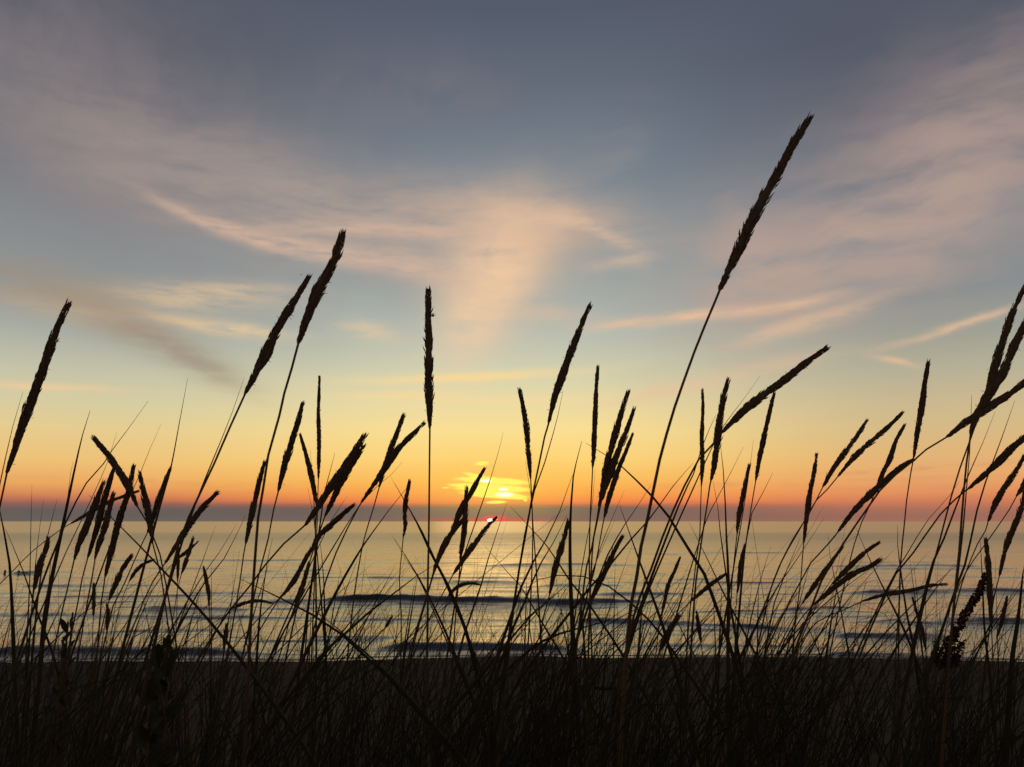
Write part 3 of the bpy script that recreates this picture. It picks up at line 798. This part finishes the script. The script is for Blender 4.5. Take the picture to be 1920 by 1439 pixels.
GROUP = "seed headed stalks of the dune grass"
stalks = []
for idx, row in enumerate(STALKS.strip().split("\n")):
    w, hd, sm, lab = row.split("|")
    w = float(w); hd = parse(hd); sm = parse(sm)
    rnd = random.Random(idx * 7 + 3)
    d = max(0.92, min(2.7, 23.5 / w)) * rnd.uniform(0.97, 1.03)
    dd = rnd.uniform(-0.05, 0.05)
    nt_ = len(hd) + len(sm)
    pts = [at(u, v, d + dd * i / nt_) for i, (u, v) in enumerate(hd + sm)]
    hp = catmull(pts[:len(hd)], 0.012)
    lower = pts[len(hd) - 1:]
    tdir = (lower[-1] - lower[-2]).normalized()
    R = root_curve(lower[-1], tdir, d + dd)
    full = lower + hermite(lower[-1], tdir, R)[1:]
    sc = catmull(full, 0.03)
    rw = w * 0.505 * d / FPX
    root = empty("grass_stalk", (R.x, R.y, R.z + 0.012))
    tag(root, lab, "grass stalk", GROUP)
    sr0 = max(0.0010, rw * 0.18)
    # the stem runs up inside the head
    st_pts = list(reversed(sc)) + list(reversed(hp))[1:max(2, len(hp) // 2)]
    ns = len(st_pts)
    mb = MB()
    mb.tube(st_pts, [sr0 * (2.1 - 1.1 * min(1, i / (ns * 0.7))) for i in range(ns)], n=6)
    mb.build("stem", M_STEM, root, True)
    seed_head(list(reversed(hp)), rw, rnd).build("seed_head", M_HEAD, root)
    stalks.append(dict(root=root, R=R, d=d, stem=list(reversed(sc)), rnd=rnd, w=w))

# traced blades join the stalk whose foot lies nearest
for row in LEAVES.strip().split("\n"):
    wp, pts = row.split("|"); wp = float(wp); pts = parse(pts)
    best = None
    for st_ in stalks:
        d = st_['d'] + 0.03
        P = [at(u, v, d) for u, v in pts[-2:]]
        t = (P[1] - P[0]).normalized()
        r = root_curve(P[1], t, d)
        c = abs(r.x - st_['R'].x) + 0.15 * abs(st_['d'] - 1.5)
        if best is None or c < best[0]: best = (c, st_)
    st_ = best[1]; rnd = st_['rnd']
    d = st_['d']; off = rnd.choice((-1, 1)) * rnd.uniform(0.010, 0.022)
    P = [at(u, v, d + off + rnd.uniform(-.002, .002)) for u, v in pts]
    t = (P[-1] - P[-2]).normalized()
    R = Vector((st_['R'].x + rnd.uniform(-.012, .012), st_['R'].y + off * 0.5, st_['R'].z))
    line = list(reversed(catmull(P + hermite(P[-1], t, R)[1:], 0.03)))
    leaf_mb(line, wp * 2.0 * d / FPX).build("leaf", M_LEAF, st_['root'], True)

# a leaf or two of its own low on every stalk
for st_ in stalks:
    rnd = st_['rnd']
    for k in range(rnd.choice((2, 2, 3, 3))):
        stem = st_['stem']
        i0 = int(len(stem) * rnd.uniform(0.08, 0.35))
        p0 = stem[i0]
        lean = rnd.gauss(0.30, 0.30); depth = rnd.uniform(-0.25, 0.25)
        bnd = rnd.choice((1.0, 1.1, 1.3, 1.8))
        top = EYE - (rnd.triangular(985, 1230, 1090) - 978) / FPX * st_['d']
        h = max(0.12, top - p0.z)
        pts = []
        for j in range(9):
            s = j / 8
            pts.append(p0 + Vector((lean * h * s ** bnd, depth * h * s ** 1.5, h * (s - 0.05 * s ** 3))))
        leaf_mb(catmull(pts, 0.035), rnd.uniform(2.8, 4.4) / 1000).build("leaf", M_LEAF, st_['root'], True)

# ------------------------------------------------------------------ the rest of the grass: one mass of blades
gm = MB()
rnd = random.Random(77)
CL = []
for k in range(210):
    y = 0.75 + 3.7 * rnd.random() ** 1.35
    CL.append((rnd.uniform(-1, 1) * (0.72 * y + 0.35), y, rnd.gauss(0.18, 0.16)))
for k in range(3700):
    cx, cy, cl = rnd.choice(CL)
    x = cx + rnd.gauss(0, 0.07); y = max(0.62, cy + rnd.gauss(0, 0.07))
    g = ground_z(x, y)
    ptip = rnd.triangular(1240, 1500, 1420) if rnd.random() < 0.52 else rnd.triangular(1000, 1250, 1140)
    if rnd.random() < 0.05: ptip = rnd.uniform(930, 1040)
    z = EYE - (ptip - 978) / FPX * y
    h = z - g
    if h < 0.08: h = rnd.uniform(0.1, 0.3)
    h = min(h, 0.82)
    lean = cl + rnd.gauss(0.05, 0.26); dep = rnd.gauss(0, 0.2)
    bend = rnd.choice((1.1, 1.25, 1.5, 1.9)); droop = rnd.random() ** 3 * 0.5
    pts = []
    for j in range(8):
        s = j / 7
        pts.append(Vector((x + lean * h * s ** bend, y + dep * h * s ** bend, g - 0.01 + h * (s - droop * s ** 4) * (1 / (1 - droop * .6)))))
    w0 = (rnd.uniform(1.8, 4.2) if ptip > 1150 else rnd.uniform(1.5, 3.2)) / 1000
    rad = [max(0.0001, w0 * 0.5 * (1 - (j / 7) ** 2.2)) for j in range(8)]
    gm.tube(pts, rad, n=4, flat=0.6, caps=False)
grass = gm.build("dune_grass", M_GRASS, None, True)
tag(grass, "dense tangle of thin marram leaves covering the dune foot", "grass", kind="stuff")

# ------------------------------------------------------------------ broad-leaved plants
def broad_leaf(base, direction, length, width, rnd, curl=0.25):
    mb = MB()
    pts = []; wd = []
    side = direction.cross(Vector((0, 1, 0)))
    if side.length < 0.1: side = Vector((1, 0, 0))
    side = (side.normalized() + Vector((0, rnd.uniform(-.6, .6), 0))).normalized()
    for j in range(10):
        s = j / 9
        pts.append(base + direction * length * s + Vector((direction.x, direction.y, 0)) * length * curl * s * s - Vector((0, 0, 1)) * length * curl * s ** 2.4)
        wd.append(width * max(0.03, math.sin(math.pi * min(1, (s * 0.93 + 0.05))) ** 0.8) * (1 + 0.08 * math.sin(s * 21)))
    mb.ribbon(pts, wd, side, 0.18)
    return mb

def leafy_plant(u, v_top, d, n, spread, length, slim, label, seed=1):
    """a bushy herb: leaves set all along a few short stems, pointing up and outwards"""
    rnd = random.Random(seed)
    top = at(u, v_top, d)
    g = ground_z(top.x, d)
    root = empty("leafy_plant", (top.x, d, g))
    tag(root, label, "plant")
    h = top.z - g
    axes = []
    for k in range(3):
        a = k * 2.1 + rnd.uniform(0, 1); hh = h * (0.99, 0.965, 0.93)[k]
        ox, oy = math.cos(a) * spread * 0.5 * (k > 0), math.sin(a) * spread * 0.5 * (k > 0)
        line = [Vector((top.x + ox * (i / 8) ** .7, d + oy * (i / 8) ** .7, g - 0.01 + hh * i / 8)) for i in range(9)]
        mb = MB(); mb.tube(line, [0.0034 - 0.0002 * i for i in range(9)], n=6)
        mb.build("stem", M_STEM, root, True)
        axes.append(line)
    for i in range(n):
        line = axes[i % 3]
        s = 0.40 + 0.60 * (i / n) ** 0.75
        f = s * 8; k = min(7, int(f)); b = line[k].lerp(line[k + 1], f - k)
        a = i * 2.4 + rnd.uniform(-.5, .5)
        up = rnd.uniform(0.6, 1.6) + (1.2 if s > 0.9 else 0)
        dr = Vector((math.cos(a), 0.8 * math.sin(a), up)).normalized()
        ln = rnd.uniform(*length)
        if b.z + dr.z * ln > top.z: ln = max(0.015, (top.z - b.z) / max(0.3, dr.z))
        broad_leaf(b, dr, ln, ln * rnd.uniform(*slim), rnd, 0.12).build("leaf", M_BROAD, root, True)
    return root
leafy_plant(320, 1186, 1.3, 97, 0.10, (0.020, 0.036), (0.34, 0.5), "dark bushy broad-leaved plant rising out of the beach at lower left", seed=4)
leafy_plant(138, 1130, 1.5, 30, 0.03, (0.016, 0.034), (0.25, 0.4), "slender small-leaved plant among the crowded stems at lower left", seed=9)

# the dock plant with its lumpy rusty fruit spikes
def dock():
    rnd = random.Random(5)
    d = 1.5
    stem_px = [(1846, 1082), (1836, 1110), (1815, 1142), (1796, 1178), (1776, 1215), (1757, 1262), (1740, 1320)]
    P = [at(u, v, d) for u, v in stem_px]
    t = (P[-1] - P[-2]).normalized()
    R = root_curve(P[-1], t, d)
    line = catmull(P + hermite(P[-1], t, R)[1:], 0.02)
    root = empty("dock_plant", (R.x, R.y, R.z + 0.012))
    tag(root, "dark rusty dock plant with lumpy fruit spikes leaning right near the right edge", "plant")
    mb = MB(); n = len(line)
    mb.tube(list(reversed(line)), [0.0036 - 0.0024 * i / n for i in range(n)], n=6)
    mb.build("stem", M_STEM, root, True)
    def spike(px, w_top, w_bot, dens, gap):
        pl = catmull([at(u, v, d + 0.004) for u, v in px], 0.004)
        mb = MB()
        m = len(pl)
        mb.tube(pl, [0.0012] * m, n=5)
        for i, p in enumerate(pl):
            s = i / (m - 1)
            w = (w_top + (w_bot - w_top) * s) * 0.5 * d / FPX
            w *= 0.72 + 0.40 * math.sin(i * gap) ** 2
            for k in range(dens):
                a = rnd.uniform(0, 6.28)
                rr = w * math.sqrt(rnd.random())
                o = Vector((math.cos(a) * rr, math.sin(a) * rr, rnd.uniform(-.003, .003)))
                dr = (o + Vector((0, 0, -0.002 + rnd.uniform(-.003, .003)))).normalized()
                mb.spindle(p + o * 0.8, dr, rnd.uniform(0.0032, 0.0062), rnd.uniform(0.0028, 0.0046), 5, rnd.uniform(0, 6), 0.5)
        mb.build("fruit_spike", M_DOCK, root)
    spike([(1846, 1080), (1836, 1110), (1815, 1142), (1796, 1178), (1778, 1212), (1766, 1250)], 6, 28, 24, 0.45)
    spike([(1756, 1206), (1757, 1222), (1760, 1245)], 9, 17, 14, 0.5)
    spike([(1804, 1204), (1797, 1222), (1785, 1248)], 9, 17, 14, 0.5)
    for i in range(7):
        a = rnd.uniform(-0.9, 0.9)
        b = line[int(n * rnd.uniform(0.55, 0.9))]
        broad_leaf(b, Vector((math.sin(a), rnd.uniform(-.5, .5), 0.8)).normalized(), rnd.uniform(.09, .16), rnd.uniform(.016, .026), rnd).build("leaf", M_BROAD, root, True)
dock()

# ------------------------------------------------------------------ small things
def lump(name, p, sx_, sy_, sz_, mat, label, cat, seed):
    rnd = random.Random(seed)
    mb = MB()
    R_, C_ = 9, 14
    for i in range(R_ + 1):
        th = math.pi * i / R_
        for j in range(C_):
            f = 2 * math.pi * j / C_
            k = 1 + 0.12 * math.sin(3 * f + seed) * math.sin(2 * th + seed) + rnd.uniform(-.05, .05)
            mb.v.append(p + Vector((sx_ * math.sin(th) * math.cos(f) * k, sy_ * math.sin(th) * math.sin(f) * k, sz_ * math.cos(th) * k)))
    for i in range(R_):
        for j in range(C_):
            mb.f.append((i * C_ + j, (i + 1) * C_ + j, (i + 1) * C_ + (j + 1) % C_, i * C_ + (j + 1) % C_))
    o = mb.build(name, mat, None, True)
    tag(o, label, cat)
def on_sea(u, v):
    r = ray(u, v); k = -EYE / r[2]
    return Vector((r[0] * k, r[1] * k, 0))
p = on_sea(9, 1076); lump("rock", p + Vector((0, 0, 0.05)), 0.045, 0.06, 0.11, M_ROCK, "small upright dark lump poking out of the water at the left edge", "rock", 3)
p = on_sea(35, 1076); lump("rock", p + Vector((0, 0, 0.03)), 0.07, 0.08, 0.10, M_ROCK, "pointed dark lump in a ripple, right of the upright one at left", "rock", 8)

def on_ground(u, v):
    r = ray(u, v); k = 1.0
    for _ in range(4000):
        k += 0.004
        if EYE + r[2] * k < ground_z(r[0] * k, r[1] * k): break
    return Vector((r[0] * k, r[1] * k, EYE + r[2] * k))
def stick(u1, u2, v, r, label):
    a, b = on_ground(u1, v), on_ground(u2, v - 1)
    b.y = a.y + 0.03
    rnd = random.Random(3)
    line = []
    for i in range(12):
        q = a.lerp(b, i / 11)
        q.z = ground_z(q.x, q.y) + r * 0.75 + 0.006 * math.sin(i * 0.9)
        line.append(q)
    mb = MB(); mb.tube(line, [r * (0.75 + 0.3 * math.sin(i * 1.3) ** 2) * (0.6 if i in (0, 11) else 1) for i in range(12)], n=8)
    q = line[7]
    mb.tube([q, q + Vector((0.02, -0.02, 0.03)), q + Vector((0.035, -0.05, 0.04))], [r * .5, r * .4, r * .15], n=6)
    tag(mb.build("driftwood", M_WOOD, None, True), label, "driftwood")
stick(1112, 1153, 1294, 0.014, "short dark piece of driftwood lying across the sand, right of middle")

def beetle():
    st_ = [s for s in stalks if "perfectly straight" in s['root']["label"]][0]
    c = at(811.5, 592, st_['d'])
    mb = MB()
    mb.spindle(c + Vector((0.0002, 0, -0.0028)), Vector((0, 0, 1)), 0.0056, 0.0050, 8, 0, 0.45)
    mb.spindle(c + Vector((0, 0, 0.0020)), Vector((0.2, 0, 1)).normalized(), 0.0024, 0.0022, 6, 0, 0.5)
    for z in (-0.001, 0.0005, 0.002):
        mb.tube([c + Vector((0, 0, z)), c + Vector((0.003, 0, z + 0.001)), c + Vector((0.0045, 0, z - 0.0005))], [0.0003, 0.0002, 0.0001], n=4)
    for s in (-1, 1):
        mb.tube([c + Vector((0.0, 0, z)), c + Vector((-0.003, s * 0.002, z))], [0.0003, 0.00015], n=4)
    tag(mb.build("beetle", M_BEETLE, None), "tiny dark beetle clinging to the right side of the straight upright head", "beetle")
beetle()

def bird(u, v, d, span, label):
    c = at(u, v, d)
    mb = MB()
    mb.spindle(c + Vector((0, -span * .2, -span * .03)), Vector((0, 1, 0.05)).normalized(), span * 0.42, span * 0.10, 6)
    root_o = mb.build("bird", M_BIRD, None, True)
    tag(root_o, label, "bird")
    for s in (-1, 1):
        w = MB()
        w.tube([c, c + Vector((s * span * .12, -0.02 * span, span * .10)), c + Vector((s * span * .26, 0, span * .17)), c + Vector((s * span * .5, 0.06 * span, span * .13))], [span * .06, span * .055, span * .045, span * .008], n=8, flat=1.6)
        o = w.build("wing", M_BIRD, None, True)
        o.parent = root_o
bird(565, 516, 260, 0.95, "tiny far-off bird gliding above the left one of the tall pair")

# foam along the water's edge
fm = MB()
xs = np.linspace(-13, 13, 520)
fr = random.Random(2)
for i, x in enumerate(xs):
    yc = shore(x) + 0.12 + 0.05 * math.sin(x * 2.7 + 1)
    wd = 0.10 + 0.06 * math.sin(x * 1.7 + 2) + fr.uniform(-.02, .02)
    wd = max(0.02, wd)
    for k, t in enumerate((0, .33, .66, 1)):
        y = yc + wd * (t - .5)
        fm.v.append(Vector((x, y, max(0.0, ground_z(x, y)) + 0.012 + 0.022 * math.sin(math.pi * t))))
for i in range(len(xs) - 1):
    for k in range(3):
        b = i * 4 + k
        fm.f.append((b, b + 4, b + 5, b + 1))
tag(fm.build("foam", M_FOAM, None, True), "thin pale line of foam where the water meets the beach", "foam", kind="stuff")

# dead straw and shell bits scattered on the sand
lm = MB()
rnd = random.Random(12)
for k in range(260):
    y = rnd.uniform(4.2, 12.5); x = rnd.uniform(-1, 1) * (0.7 * y + 0.5)
    g = ground_z(x, y) + 0.006
    a = rnd.uniform(0, 3.14); ln = rnd.uniform(0.015, 0.07)
    p = Vector((x, y, g)); dv = Vector((math.cos(a) * ln, math.sin(a) * ln, rnd.uniform(0, 0.02)))
    lm.tube([p, p + dv * .5 + Vector((0, 0, .006)), p + dv], [0.0018, 0.002, 0.001], n=4)
tag(lm.build("beach_litter", M_STRAW, None), "bits of dead straw and shell scattered over the dark sand", "beach litter", kind="stuff")
